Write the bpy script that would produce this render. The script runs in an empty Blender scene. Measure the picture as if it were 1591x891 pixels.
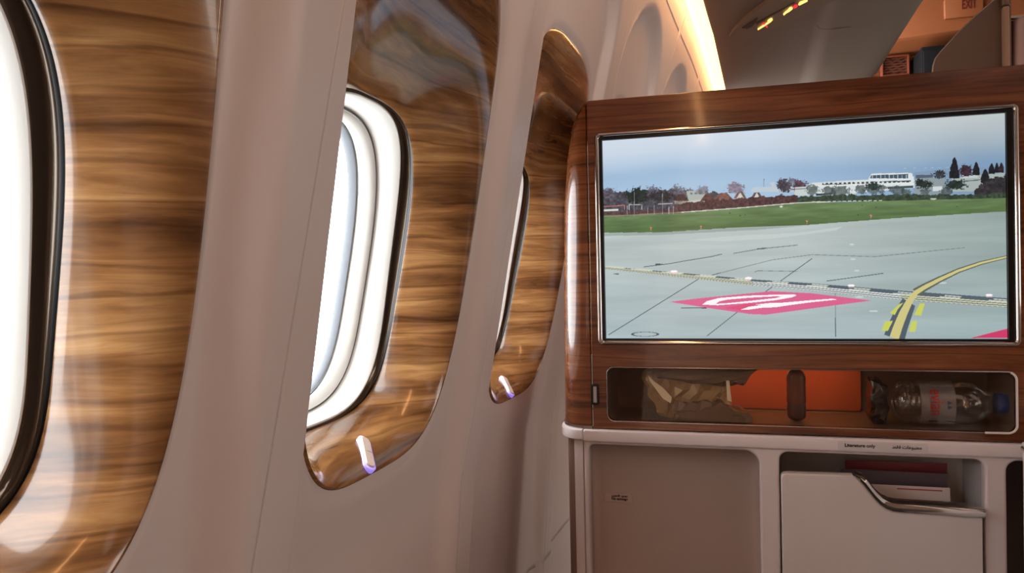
import bpy, bmesh, math, random
import numpy as np
from mathutils import Vector, Matrix

S = bpy.context.scene
C = S.collection
CZ = 1.15            # eye height of the seated photographer above the floor

# ------------------------------------------------------------------ camera
F_PX = 1195.0
def _n(v): return v / np.linalg.norm(v)
AX = _n(np.array([4195., 73., -1195.]))              # cabin right, in camera axes
AY = np.array([339.9, 27., 1195.]); AY = _n(AY - AX * (AX @ AY))   # cabin forward
AZ = np.cross(AY, AX); AZ = -AZ if AZ[1] < 0 else AZ  # up
cam = bpy.data.cameras.new('camera'); camo = bpy.data.objects.new('camera', cam); C.objects.link(camo)
cam.sensor_width = 36.0; cam.lens = 36.0 * F_PX / 1591.0; cam.clip_start = 0.02
cr = Vector((AX[0], AY[0], AZ[0])); cu = Vector((AX[1], AY[1], AZ[1])); cf = Vector((AX[2], AY[2], AZ[2]))
M = Matrix((( cr.x, cu.x, -cf.x, 0), (cr.y, cu.y, -cf.y, 0), (cr.z, cu.z, -cf.z, CZ), (0, 0, 0, 1)))
camo.matrix_world = M
S.camera = camo

def Q(px, py, Y=None, X=None, Z=None):
    """point of the cabin (z relative to eye height) seen at a photo pixel, on a plane"""
    d = np.array([px - 795.5, 445.5 - py, F_PX]); w = np.array([d @ AX, d @ AY, d @ AZ])
    s = Y / w[1] if Y is not None else (X / w[0] if X is not None else Z / w[2])
    return w * s

# ------------------------------------------------------------------ view, world, lights
S.view_settings.view_transform = 'Standard'
try: S.view_settings.look = 'None'
except Exception: pass
S.view_settings.gamma = 1.0
S.view_settings.use_curve_mapping = False
S.view_settings.exposure = 0.0
W = bpy.data.worlds.new('sky'); S.world = W; W.use_nodes = True
bg = W.node_tree.nodes['Background']; bg.inputs[0].default_value = (0.96, 0.985, 1.0, 1); bg.inputs[1].default_value = 8.5

def area(name, loc, target, sx, sy, power, color):
    l = bpy.data.lights.new(name, 'AREA'); l.shape = 'RECTANGLE'; l.size = sx; l.size_y = sy; l.spread = math.radians(100 if name.startswith('opposite') else 180); l.energy = power; l.color = color
    o = bpy.data.objects.new(name, l); C.objects.link(o)
    o.location = (loc[0], loc[1], loc[2] + CZ)
    d = Vector((target[0] - loc[0], target[1] - loc[1], target[2] - loc[2]))
    o.rotation_euler = d.to_track_quat('-Z', 'Y').to_euler()
    return o
area('cabin_fill', (1.3, 0.0, 1.12), (0.3, 0.1, -0.4), 0.7, 3.0, 7.5, (1.0, 0.74, 0.62))  # added warm fill for the cabin interior, no fixture modelled
area('aft_fill', (1.5, -1.5, 1.25), (0.1, 1.3, -0.1), 1.2, 0.6, 2.0, (1.0, 0.80, 0.70))  # added unseen fill behind the camera, brightens the console
area('forward_cabin_lamp', (1.1, 3.2, 1.32), (1.1, 4.0, 1.15), 0.8, 0.1, 0.16, (1.0, 0.34, 0.06))
area('opposite_fill', (2.4, 0.6, 0.05), (-0.3, 0.7, -0.1), 2.2, 0.5, 5.5, (1.0, 0.93, 0.86))  # added unseen area light, stands in for daylight from the far side

area('opposite_fill', (2.4, 2.7, 0.05), (-0.3, 1.7, -0.15), 1.4, 0.4, 9.0, (1.0, 0.92, 0.84))  # added unseen fill to brighten the sidewall beside and beyond the console

# ------------------------------------------------------------------ materials
MATS = {}
def lin(c):
    return tuple(((v / 255) / 12.92 if v / 255 <= 0.04045 else ((v / 255 + 0.055) / 1.055) ** 2.4) for v in c)
def mat(name, col, rough=0.5, metal=0.0, coat=0.0, emis=None, es=0.0, spec=0.5, trans=0.0, bump=0.0, bscale=300):
    if name in MATS: return MATS[name]
    m = bpy.data.materials.new(name); m.use_nodes = True; nt = m.node_tree; b = nt.nodes['Principled BSDF']
    c = lin(col) if max(col) > 1.01 else col
    b.inputs['Base Color'].default_value = (*c, 1); b.inputs['Roughness'].default_value = rough
    b.inputs['Metallic'].default_value = metal; b.inputs['Coat Weight'].default_value = coat
    b.inputs['Coat Roughness'].default_value = 0.05; b.inputs['Specular IOR Level'].default_value = spec
    b.inputs['Transmission Weight'].default_value = trans
    if emis is not None:
        b.inputs['Emission Color'].default_value = (*emis, 1); b.inputs['Emission Strength'].default_value = es
    # a faint procedural grain on every surface
    tc = nt.nodes.new('ShaderNodeTexCoord'); no = nt.nodes.new('ShaderNodeTexNoise'); no.inputs['Scale'].default_value = bscale
    nt.links.new(tc.outputs['Object'], no.inputs['Vector'])
    if bump > 0:
        bp = nt.nodes.new('ShaderNodeBump'); bp.inputs['Strength'].default_value = bump; bp.inputs['Distance'].default_value = 0.0005
        nt.links.new(no.outputs['Fac'], bp.inputs['Height']); nt.links.new(bp.outputs['Normal'], b.inputs['Normal'])
    else:
        mr = nt.nodes.new('ShaderNodeMapRange'); mr.inputs[3].default_value = rough * 0.93; mr.inputs[4].default_value = min(1, rough * 1.07)
        nt.links.new(no.outputs['Fac'], mr.inputs[0]); nt.links.new(mr.outputs[0], b.inputs['Roughness'])
    MATS[name] = m
    return m

def wood(name, cols, vec_scale, rough=0.18, coat=0.45, seed=0.0, dist=0.35, wavy=False):
    """lacquered walnut veneer: stretched, distorted noise plus sparse dark figure lines"""
    m = bpy.data.materials.new(name); m.use_nodes = True; nt = m.node_tree; N = nt.nodes.new; Lk = nt.links.new
    b = nt.nodes['Principled BSDF']
    tc = N('ShaderNodeTexCoord'); mp = N('ShaderNodeMapping'); mp.inputs['Scale'].default_value = vec_scale; mp.inputs['Location'].default_value = (seed, seed * 1.7, seed * 0.6)
    Lk(tc.outputs['Object'], mp.inputs['Vector'])
    warp = N('ShaderNodeTexNoise'); warp.inputs['Scale'].default_value = 1.1; warp.inputs['Detail'].default_value = 3
    Lk(mp.outputs[0], warp.inputs['Vector'])
    vs = N('ShaderNodeVectorMath'); vs.operation = 'SCALE'; vs.inputs['Scale'].default_value = dist * 2.5
    Lk(warp.outputs['Color'], vs.inputs[0])
    va = N('ShaderNodeVectorMath'); va.operation = 'ADD'; Lk(mp.outputs[0], va.inputs[0]); Lk(vs.outputs[0], va.inputs[1])
    n1 = N('ShaderNodeTexNoise'); n1.inputs['Scale'].default_value = 1.6; n1.inputs['Detail'].default_value = 5; n1.inputs['Roughness'].default_value = 0.55
    Lk(va.outputs[0], n1.inputs['Vector'])
    r1 = N('ShaderNodeValToRGB'); e = r1.color_ramp.elements
    e[0].position = 0.33; e[0].color = (*lin(cols[0]), 1); e[1].position = 0.72; e[1].color = (*lin(cols[2]), 1)
    k = r1.color_ramp.elements.new(0.50); k.color = (*lin(cols[1]), 1)
    Lk(n1.outputs['Fac'], r1.inputs[0])
    # fine pores
    mp2 = N('ShaderNodeMapping'); mp2.inputs['Scale'].default_value = (2.0, 2.0, 6.0); Lk(va.outputs[0], mp2.inputs[0])
    n2 = N('ShaderNodeTexNoise'); n2.inputs['Scale'].default_value = 1.6; n2.inputs['Detail'].default_value = 7; n2.inputs['Roughness'].default_value = 0.65; Lk(mp2.outputs[0], n2.inputs['Vector'])
    r2 = N('ShaderNodeValToRGB'); r2.color_ramp.elements[0].position = 0.30; r2.color_ramp.elements[0].color = (0.74, 0.71, 0.68, 1)
    r2.color_ramp.elements[1].position = 0.62; r2.color_ramp.elements[1].color = (1.1, 1.1, 1.1, 1); Lk(n2.outputs['Fac'], r2.inputs[0])
    # sparse dark annual lines
    wv = N('ShaderNodeTexWave'); wv.wave_type = 'BANDS'; wv.bands_direction = 'Z'; wv.inputs['Scale'].default_value = 0.55
    wv.inputs['Distortion'].default_value = 5.5; wv.inputs['Detail'].default_value = 3; wv.inputs['Detail Scale'].default_value = 0.7; Lk(va.outputs[0], wv.inputs['Vector'])
    r3 = N('ShaderNodeValToRGB'); r3.color_ramp.elements[0].position = 0.0; r3.color_ramp.elements[0].color = (0.50, 0.44, 0.38, 1)
    r3.color_ramp.elements[1].position = 0.09; r3.color_ramp.elements[1].color = (1, 1, 1, 1); Lk(wv.outputs['Fac'], r3.inputs[0])
    m1 = N('ShaderNodeMix'); m1.data_type = 'RGBA'; m1.blend_type = 'MULTIPLY'; m1.inputs[0].default_value = 1
    Lk(r1.outputs[0], m1.inputs[6]); Lk(r2.outputs[0], m1.inputs[7])
    m2 = N('ShaderNodeMix'); m2.data_type = 'RGBA'; m2.blend_type = 'MULTIPLY'; m2.inputs[0].default_value = 0.65
    Lk(m1.outputs[2], m2.inputs[6]); Lk(r3.outputs[0], m2.inputs[7])
    Lk(m2.outputs[2], b.inputs['Base Color'])
    b.inputs['Roughness'].default_value = rough; b.inputs['Coat Weight'].default_value = coat; b.inputs['Coat Roughness'].default_value = 0.06
    bn = N('ShaderNodeTexNoise'); bn.inputs['Scale'].default_value = 9; Lk(tc.outputs['Object'], bn.inputs['Vector'])
    bp = N('ShaderNodeBump'); bp.inputs['Strength'].default_value = 0.2; bp.inputs['Distance'].default_value = 0.002; Lk(bn.outputs['Fac'], bp.inputs['Height'])
    if wavy: Lk(bp.outputs['Normal'], b.inputs['Coat Normal'])
    return m

def clear(name, tint=(1, 1, 1), gloss=0.08, rough=0.03):
    """thin clear pane: tinted see-through mixed with a mirror reflection"""
    m = bpy.data.materials.new(name); m.use_nodes = True; nt = m.node_tree; nt.nodes.clear(); N = nt.nodes.new
    t = N('ShaderNodeBsdfTransparent'); t.inputs[0].default_value = (*tint, 1)
    g = N('ShaderNodeBsdfGlossy'); g.inputs[0].default_value = (1, 1, 1, 1); g.inputs['Roughness'].default_value = rough
    lw = N('ShaderNodeLayerWeight'); lw.inputs[0].default_value = 0.25
    mr = N('ShaderNodeMapRange'); mr.inputs[3].default_value = gloss; mr.inputs[4].default_value = min(1, gloss * 5)
    nt.links.new(lw.outputs['Fresnel'], mr.inputs[0])
    mx = N('ShaderNodeMixShader'); o = N('ShaderNodeOutputMaterial')
    nt.links.new(mr.outputs[0], mx.inputs[0]); nt.links.new(t.outputs[0], mx.inputs[1]); nt.links.new(g.outputs[0], mx.inputs[2]); nt.links.new(mx.outputs[0], o.inputs[0])
    return m

WALNUT = wood('walnut_surround', ((88, 55, 30), (132, 90, 52), (176, 132, 84)), (3.0, 3.0, 26.0), seed=1.3, dist=0.42)
CONSOLE_WOOD = wood('walnut_console', ((76, 38, 20), (106, 58, 32), (130, 78, 46)), (2.6, 2.6, 30.0), seed=4.1, dist=0.36)
DARK_WOOD = wood('dark_wood', ((40, 18, 10), (82, 40, 22), (110, 56, 30)), (2.2, 2.6, 20.0), seed=8.0)
PANEL = mat('sidewall_plastic', (206, 190, 184), 0.42, bump=0.05, bscale=900)
WHITE = mat('console_white', (206, 194, 192), 0.42, bump=0.06, bscale=1400)
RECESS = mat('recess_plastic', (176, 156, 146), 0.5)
REVEAL = mat('window_reveal_white', (238, 237, 232), 0.45)
SEAL = mat('grey_seal', (120, 124, 130), 0.5)
BLACK = mat('black_gasket', (10, 10, 12), 0.22)
CHROME = mat('chrome', (200, 196, 192), 0.10, metal=1.0)
SATIN = mat('satin_metal', (190, 190, 194), 0.25, metal=1.0)
TRACK = mat('shade_track', (92, 80, 68), 0.12, metal=0.55)
PANE = clear('window_pane', (0.97, 0.98, 0.99), 0.03)
PERSPEX = clear('perspex', (0.88, 0.85, 0.82), 0.013)
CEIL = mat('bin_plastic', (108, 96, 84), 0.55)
CABIN = mat('cabin_lining', (150, 120, 100), 0.7)
CARPET = mat('carpet', (70, 60, 55), 0.95, bump=0.5, bscale=400)
INK = mat('ink', (25, 22, 24), 0.5)

# ------------------------------------------------------------------ mesh helpers
def link(name, me, m=None, parent=None, smooth=True, auto=True):
    o = bpy.data.objects.new(name, me); C.objects.link(o)
    if m is not None: me.materials.clear(); me.materials.append(m)
    if smooth:
        me.polygons.foreach_set('use_smooth', [True] * len(me.polygons))
        if auto:
            try: me.set_sharp_from_angle(angle=math.radians(38))
            except Exception: pass
    if parent is not None: o.parent = parent
    me.update()
    return o
def mesh(verts, faces):
    me = bpy.data.meshes.new('m'); me.from_pydata([(v[0], v[1], v[2] + CZ) for v in verts], [], faces); me.update(); return me
def tag(o, label=None, cat=None, group=None, kind=None):
    if label: o['label'] = label
    if cat: o['category'] = cat
    if group: o['group'] = group
    if kind: o['kind'] = kind
    return o
def empty(name, loc=(0, 0, 0)):
    o = bpy.data.objects.new(name, None); C.objects.link(o); o.empty_display_size = 0.05
    return o           # parts keep cabin coordinates; see settle() below
ROOTS = []
def thing(name, label, cat, group=None):
    o = empty(name); tag(o, label, cat, group); ROOTS.append(o); return o
def grid_faces(n, m_, closed=True):
    f = []
    for i in range(n - 1):
        for j in range(m_ if closed else m_ - 1):
            k = (j + 1) % m_
            f.append((i * m_ + j, i * m_ + k, (i + 1) * m_ + k, (i + 1) * m_ + j))
    return f
def loft(rings, closed=True, cap0=False, cap1=False, flip=False):
    m_ = len(rings[0]); v = [p for r in rings for p in r]; f = grid_faces(len(rings), m_, closed)
    if cap0: f.append(tuple(reversed(range(m_))))
    if cap1: f.append(tuple(range((len(rings) - 1) * m_, len(rings) * m_)))
    if flip: f = [tuple(reversed(q)) for q in f]
    return mesh(v, f)
def box(x0, x1, y0, y1, z0, z1, bev=0.0, seg=3):
    bm = bmesh.new(); bmesh.ops.create_cube(bm, size=1)
    for v in bm.verts:
        v.co = Vector(((x0 + x1) / 2 + v.co.x * (x1 - x0), (y0 + y1) / 2 + v.co.y * (y1 - y0), CZ + (z0 + z1) / 2 + v.co.z * (z1 - z0)))
    if bev > 0: bmesh.ops.bevel(bm, geom=bm.edges[:], offset=bev, segments=seg, affect='EDGES', profile=0.5)
    me = bpy.data.meshes.new('m'); bm.to_mesh(me); bm.free(); return me
def rrect(x0, x1, z0, z1, r, n=8, rs=None):
    rs = rs or (r, r, r, r)      # tr, tl, bl, br
    out = []
    for (cx, cz, a0, rr) in ((x1 - rs[0], z1 - rs[0], 0, rs[0]), (x0 + rs[1], z1 - rs[1], 90, rs[1]), (x0 + rs[2], z0 + rs[2], 180, rs[2]), (x1 - rs[3], z0 + rs[3], 270, rs[3])):
        for k in range(n + 1):
            a = math.radians(a0 + 90 * k / n); out.append((cx + rr * math.cos(a), cz + rr * math.sin(a)))
    return out
def curve_mesh(c):
    o = bpy.data.objects.new('tmp', c); C.objects.link(o); bpy.context.view_layer.update()
    me = bpy.data.meshes.new_from_object(o.evaluated_get(bpy.context.evaluated_depsgraph_get()))
    bpy.data.objects.remove(o); bpy.data.curves.remove(c); return me
def plate(outer, holes, y, th, bev=0.0):
    """upright slab in the XZ plane, front face at y, thickness th behind it, holes cut through, edges rounded"""
    c = bpy.data.curves.new('c', 'CURVE'); c.dimensions = '2D'; c.fill_mode = 'BOTH'
    for pts in [outer] + list(holes):
        s = c.splines.new('POLY'); s.points.add(len(pts) - 1); s.use_cyclic_u = True
        for i, p in enumerate(pts): s.points[i].co = (p[0], p[1], 0, 1)
    c.extrude = max(1e-5, th / 2 - bev); c.bevel_depth = bev; c.bevel_resolution = 2; c.offset = -bev
    me = curve_mesh(c)
    for v in me.vertices:
        v.co = (v.co.x, y + th / 2 - v.co.z, v.co.y + CZ)
    me.update(); return me
def text(s, size, x, y, z, align='LEFT', th=0.0002, bold=0.0, spacing=1.0, shear=0):
    c = bpy.data.curves.new('t', 'FONT'); c.body = s; c.size = size; c.align_x = align; c.extrude = th; c.offset = bold; c.space_character = spacing; c.shear = shear
    me = curve_mesh(c)
    for v in me.vertices:
        v.co = (x + v.co.x, y - v.co.z, z + v.co.y + CZ)
    me.update(); return me
def tube(pts, r, n=10, closed=False):
    P = [Vector(p) for p in pts]; rings = []
    for i, p in enumerate(P):
        a = P[(i - 1) % len(P)] if (closed or i > 0) else P[i]; b = P[(i + 1) % len(P)] if (closed or i < len(P) - 1) else P[i]
        t = (b - a).normalized(); u = t.orthogonal().normalized() if i == 0 else (u - t * u.dot(t)).normalized(); w = t.cross(u)
        rr = r[i] if isinstance(r, (list, tuple)) else r
        rings.append([p + u * rr * math.cos(2 * math.pi * k / n) + w * rr * math.sin(2 * math.pi * k / n) for k in range(n)])
    if closed: rings.append(rings[0])
    return loft(rings, True, not closed, not closed)

# ------------------------------------------------------------------ sidewall geometry
PITCH = 0.533
def centre(k): return 0.7618 + PITCH * (k - 2)
def smooth(t): t = min(1, max(0, t)); return t * t * (3 - 2 * t)
def along(y):
    """the nose of the aircraft narrows: the wall drifts inboard going forward"""
    y = max(y, 0.0)
    return -0.0065 * y + 0.0149 * (y * y if y < 2.4 else 5.76 + 3.2 * (y - 2.4))
def base_x(z, y=0.0):
    x = -0.3505 + 0.2142 * max(z, -0.30) + 0.08 * min(0, z + 0.30) + along(y)
    if z > 0.3: x += 0.20 * (z - 0.3) ** 2
    return x
SHEAR = -0.0971
SEAM_OFF = 0.0295
def wall_x(ly, z, y):
    ls = ly - SHEAR * (min(max(z, -0.24), 0.40) - 0.06); dz = max(0.0, z - 0.40) / 0.19
    gr, gl = math.hypot(ls / 0.245, dz), math.hypot(ls / 0.197, dz)
    tr, tl = smooth((gr * 0.245 - 0.216) / 0.045), smooth((gl * 0.197 - 0.188) / 0.018)
    w = smooth((ls + 0.05) / 0.1); t = tr * w + tl * (1 - w)
    return base_x(z, y) + t * (0.031 - 0.018 * min(max(y - 0.5, 0), 0.8))
#             half width, half width aft, centre z, down, up, exponent, shear
SHAPES = {'outer': (0.215, 0.186, 0.1837, 0.4083, 0.2081, 3.86, -0.0971), 'inner': (0.170, 0.150, -0.0316, 0.1422, 0.2261, 3.66, -0.113),
          'bezel': (0.1600, 0.142, -0.0316, 0.1400, 0.2240, 3.3, -0.113), 'bezel2': (0.1490, 0.130, -0.0316, 0.1340, 0.2215, 3.3, -0.113),
          'ring': (0.1455, 0.127, -0.0316, 0.1315, 0.2190, 3.3, -0.113), 'glass': (0.1290, 0.112, -0.0250, 0.1280, 0.2080, 3.2, -0.113)}
def outline(kind):
    """closed shape of the surround / opening as an implicit radius about (0, 0.06)"""
    h1, h2, zc, bb, bt, n, sh = SHAPES[kind]
    n0 = n
    def inside(y, z):
        n = n0; y -= sh * (z - 0.06); dz = (zc - z) / bb if z < zc else (z - zc) / bt
        if y < 0: n = 2.3 + (n - 2.3) * 0.25 if z > 0.06 else n * 0.88 + 0.27
        return abs(y / (h1 if y > 0 else h2)) ** n + dz ** n < 1
    def r(a):
        lo, hi = 0.0, 0.5
        for _ in range(30):
            mid = (lo + hi) / 2
            if inside(mid * math.cos(a), 0.06 + mid * math.sin(a)): lo = mid
            else: hi = mid
        return lo
    return r
def inner_x(z, yc): return -0.4216 + 0.2629 * z + along(yc)
Z0, Z1, HW = -0.62, 0.64, PITCH / 2
ANG = sorted(set([2 * math.pi * k / 220 for k in range(220)] + [math.atan2(z - 0.06, y) % (2 * math.pi) for y in (-HW + SEAM_OFF, HW + SEAM_OFF) for z in (Z0, Z1)]))
R = {k: [outline(k)(a) for a in ANG] for k in ('outer', 'inner', 'bezel', 'bezel2', 'ring', 'glass')}
def rect_r(a, hw, z0, z1):
    c, s = math.cos(a), math.sin(a); t = []
    if abs(c) > 1e-9: t.append((hw + (SEAM_OFF if c > 0 else -SEAM_OFF)) / abs(c))
    if s > 1e-9: t.append((z1 - 0.06) / s)
    if s < -1e-9: t.append((z0 - 0.06) / s)
    return min(t)

def make_panel(k):
    yc = centre(k); rings = []
    outer = [rect_r(a, HW - 0.0008, Z0, Z1) for a in ANG]; edge = [rect_r(a, HW, Z0, Z1) for a in ANG]
    n = 34
    for i in range(n + 1):
        t = i / n
        rings.append([(None, a, ro + (re - ro) * t) for a, ro, re in zip(ANG, R['outer'], outer)])
    rings.append([(None, a, re) for a, re in zip(ANG, edge)])
    v = []
    for i, rg in enumerate(rings):
        row = []
        for (_, a, rr) in rg:
            ly, z = rr * math.cos(a), 0.06 + rr * math.sin(a); x = wall_x(ly, z, yc + ly)
            if i == len(rings) - 1 and abs(abs(ly - SEAM_OFF) - HW) < 1e-5: x -= 0.006
            if i == 0: x -= 0.0035
            elif i == 1: x += 0.0
            row.append((x, yc + ly, z))
        v.append(row)
    vs = [p for r_ in v for p in r_]; f = grid_faces(len(v), len(ANG))
    # strips above (to the cove) and below (to the floor)
    for (za, zb, nz, dx) in ((Z1 - 0.012, 0.702, 8, 0.0003), (-1.15, Z0 + 0.012, 24, 0.0003)):
        ys = [-HW, -HW + 0.0008] + [-HW + 0.0008 + (2 * HW - 0.0016) * j / 60 for j in range(1, 60)] + [HW - 0.0008, HW]
        b = len(vs)
        for i in range(nz + 1):
            z = za + (zb - za) * i / nz
            for ly in ys:
                l2 = ly + SEAM_OFF
                vs.append((wall_x(l2, z, yc + l2) - dx - (0.006 if abs(abs(ly) - HW) < 1e-5 else 0), yc + l2, z))
        f += [tuple(b + q for q in fc) for fc in grid_faces(nz + 1, len(ys), False)]
    o = link('wall_left', mesh(vs, f), PANEL, auto=False)
    tag(o, kind='structure'); return o

def dish_x(s, xo, xi): return xo + (xi - xo) * (0.22 * s + 0.78 * s ** 2.4)
def surround_point(k, a, s):
    """point on the wooden dish: a = angle about the window centre, s = 0 at the wall, 1 at the opening"""
    yc = centre(k); ro, ri = outline('outer')(a), outline('inner')(a); r = ro + (ri - ro) * s
    ly, z = r * math.cos(a), 0.06 + r * math.sin(a)
    zo = 0.06 + ro * math.sin(a); zi = 0.06 + ri * math.sin(a)
    return Vector((dish_x(s, base_x(zo, yc + ro * math.cos(a)), inner_x(zi, yc)), yc + ly, z))
def make_window(k):
    root = empty('window_%d' % (k + 2)); tag(root, kind='structure')
    yc = centre(k)
    rings = [[(base_x(0.06 + (ro + 0.005) * math.sin(a), yc + ro * math.cos(a)) - 0.012, yc + (ro + 0.005) * math.cos(a), 0.06 + (ro + 0.005) * math.sin(a)) for a, ro in zip(ANG, R['outer'])]]
    rings.insert(0, [(wall_x((ro + 0.010) * math.cos(a), 0.06 + (ro + 0.010) * math.sin(a), yc + (ro + 0.010) * math.cos(a)) - 0.0006, yc + (ro + 0.010) * math.cos(a), 0.06 + (ro + 0.010) * math.sin(a)) for a, ro in zip(ANG, R['outer'])])
    ns = 26
    for i in range(ns + 1):
        s = i / ns; row = []
        for a, ro, ri in zip(ANG, R['outer'], R['inner']):
            rr = ro + (ri - ro) * s
            if i == 0: rr = ro - 0.0006
            ly, z = rr * math.cos(a), 0.06 + rr * math.sin(a)
            zo, zi = 0.06 + ro * math.sin(a), 0.06 + ri * math.sin(a)
            x = dish_x(s, base_x(zo, yc + ro * math.cos(a)) , inner_x(zi, yc))
            row.append((x + (0.0012 if i > 0 else -0.004) * (1 - s), yc + ly, z))
        rings.append(row)
    # thin turned-in edge of the veneer
    rings.append([(p[0] - 0.003, yc + (p[1] - yc) * 1.0, p[2]) for p in rings[-1]])
    sur = link('wood_surround', loft(rings), WALNUT, root, auto=False)
    def gap(a): return 0.0015 + 0.0130 * abs(math.cos(a)) ** 2.0      # shade slot: open at the sides, closed at top and bottom
    def ring(key, d, sc=1.0, g=0.0):
        return [(inner_x(0.06 + r * sc * math.sin(a), yc) - d - g * gap(a), yc + r * sc * math.cos(a), 0.06 + r * sc * math.sin(a)) for a, r in zip(ANG, R[key])]
    link('gasket', loft([ring('inner', 0.0025), ring('inner', 0.0035, 1.002), ring('inner', 0.0035, 1.0, 0.30)]), BLACK, root, auto=False)
    link('shade_track', loft([ring('inner', 0.0035, 1.0, 0.30), ring('inner', 0.004, 1.0, 1.0), ring('bezel', 0.0042, 0.999, 1)]), TRACK, root, auto=False)
    link('bezel', loft([ring('bezel', 0.0045, 1, 1), ring('bezel', 0.0025, 0.998, 1), ring('bezel', 0.0018, 0.993, 1), ring('bezel', 0.0022, 0.985, 1), ring('bezel2', 0.031, 1.025), ring('bezel2', 0.0365, 1.006), ring('bezel2', 0.041)]), REVEAL, root, auto=False)
    link('seam', loft([ring('bezel2', 0.041), ring('bezel2', 0.0435), ring('ring', 0.0435)]), SEAL, root, auto=False)
    link('inner_ring', loft([ring('ring', 0.0435), ring('ring', 0.0405, 0.997), ring('ring', 0.0400, 0.988), ring('ring', 0.0470, 0.962), ring('ring', 0.0495, 0.94), ring('glass', 0.060, 1.024)]), REVEAL, root, auto=False)
    link('pane_seal', loft([ring('glass', 0.060, 1.024), ring('glass', 0.0592, 1.012), ring('glass', 0.0605, 1.0), ring('glass', 0.072, 0.998)]), SEAL, root, auto=False)
    g = ring('glass', 0.070, 0.9985)
    link('pane', mesh(g, [tuple(range(len(g)))]), PANE, root, smooth=False)
    # shade button, set in the lower part of the dish
    a = math.atan2(-0.263, 0.040)
    p = surround_point(k, a, 0.42); p2 = surround_point(k, a, 0.62); p0 = surround_point(k, a, 0.22); q = surround_point(k, a + 0.05, 0.42)
    t = (p0 - p2).normalized(); w = (q - p).normalized(); w = (w - t * w.dot(t)).normalized(); n = t.cross(w)
    if n.x < 0: n = -n
    t, w = t * math.cos(BT) + w * math.sin(BT), w * math.cos(BT) - t * math.sin(BT)
    def pill(L_, hw_, h0, h1, sh=1.0, cut=None):
        loops = []
        for (h, sc) in ((h0, 1.0), (h1 * 0.7, 1.0), (h1, 0.86), (h1, 0.0)):
            row = []
            for j in range(40):
                b = 2 * math.pi * j / 40; cx = math.cos(b) * hw_ * sc; cy = math.sin(b) * hw_ * sc + (L_ / 2 - hw_) * (1 if math.sin(b) >= 0 else -1)
                if sc == 0: cx = 0; cy = 0
                row.append(tuple(p + w * cx + t * cy + n * h))
            loops.append(row)
        return loft(loops)
    bt = link('shade_button', pill(0.058, 0.0088, -0.004, 0.0022), BUTTON_GLOW, root, auto=False)
    inner = link('button_face', pill(0.051, 0.0062, 0.0005, 0.0042), BUTTON, bt, auto=True)
    a0 = p + w * -0.0062 + n * 0.0036; a1 = p + w * 0.0062 + n * 0.0042
    link('button_line', tube([a0, p + n * 0.0043, a1], 0.00022, 6), INK, bt)
    return root
BT = math.radians(-52)
BUTTON = mat('button_face', (214, 196, 186), 0.35)
def glow_mat():
    m = bpy.data.materials.new('button_glow'); m.use_nodes = True; b = m.node_tree.nodes['Principled BSDF']
    b.inputs['Base Color'].default_value = (0.75, 0.72, 0.85, 1); b.inputs['Emission Color'].default_value = (0.16, 0.09, 1.0, 1); b.inputs['Emission Strength'].default_value = 0.62
    b.inputs['Roughness'].default_value = 0.3
    return m
BUTTON_GLOW = glow_mat()
for k in range(-1, 7):
    make_panel(k); make_window(k)

# ------------------------------------------------------------------ cove light, overhead bins, rest of the cabin shell
def extrude_y(profile, ys, fx=lambda y: 0.0):
    return loft([[(x + fx(y), y, z) for (x, z) in profile] for y in ys], closed=False)
YS = [-1.9 + 0.1 * i for i in range(58)]
tp = lambda y: along(y)
x7 = base_x(0.7, -5)
STRIP = mat('cove_diffuser', (255, 235, 200), 0.5, emis=(1.0, 0.66, 0.30), es=2.6)
cove = link('cove_light', loft([[(x7 + 0.004 + tp(y), y, 0.712), (x7 + 0.008 + tp(y), y, 0.704), (x7 + 0.056 + tp(y), y, 0.704), (x7 + 0.060 + tp(y), y, 0.712)] for y in YS], closed=False), STRIP)
tag(cove, 'long glowing warm white light strip running between sidewall and overhead bin', 'light strip')
for (ya_, yb_) in ((-1.8, 1.15), (1.25, 3.85)):
    ln = yb_ - ya_; ym = (ya_ + yb_) / 2; xa, xb = x7 + 0.042 + tp(ya_), x7 + 0.042 + tp(yb_)
    o = area('cove_lamp', ((xa + xb) / 2, ym, 0.700), (0, 0, 0), 0.03, ln, 1.25 * ln, (1.0, 0.42, 0.15))
    vy = Vector((xb - xa, ln, 0)).normalized(); vz = Vector((0.35, 0, 0.94)); vz = (vz - vy * vz.dot(vy)).normalized(); vx = vy.cross(vz)
    o.matrix_world = Matrix(((vx.x, vy.x, vz.x, o.location.x), (vx.y, vy.y, vz.y, o.location.y), (vx.z, vy.z, vz.z, o.location.z), (0, 0, 0, 1)))
trimm = link('trim_1', extrude_y([(x7 - 0.006, 0.698), (x7 + 0.000, 0.700), (x7 + 0.008, 0.706), (x7 + 0.010, 0.722), (x7 - 0.012, 0.722)], YS, tp), PANEL); tag(trimm, kind='structure')
# overhead bin row: light service panel, then the bulging bin doors
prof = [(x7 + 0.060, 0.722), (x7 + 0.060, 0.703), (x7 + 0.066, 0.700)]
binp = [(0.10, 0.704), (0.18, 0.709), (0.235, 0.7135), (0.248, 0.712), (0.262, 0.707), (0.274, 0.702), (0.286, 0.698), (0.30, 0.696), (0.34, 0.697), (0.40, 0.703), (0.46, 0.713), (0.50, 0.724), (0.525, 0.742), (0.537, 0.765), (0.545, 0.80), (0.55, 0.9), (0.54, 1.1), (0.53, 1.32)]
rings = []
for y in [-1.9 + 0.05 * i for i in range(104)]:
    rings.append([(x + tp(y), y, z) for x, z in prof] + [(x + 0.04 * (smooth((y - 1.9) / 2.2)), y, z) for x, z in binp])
link_bin = link('ceiling', loft(rings, closed=False), CEIL); tag(link_bin, kind='structure')
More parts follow.
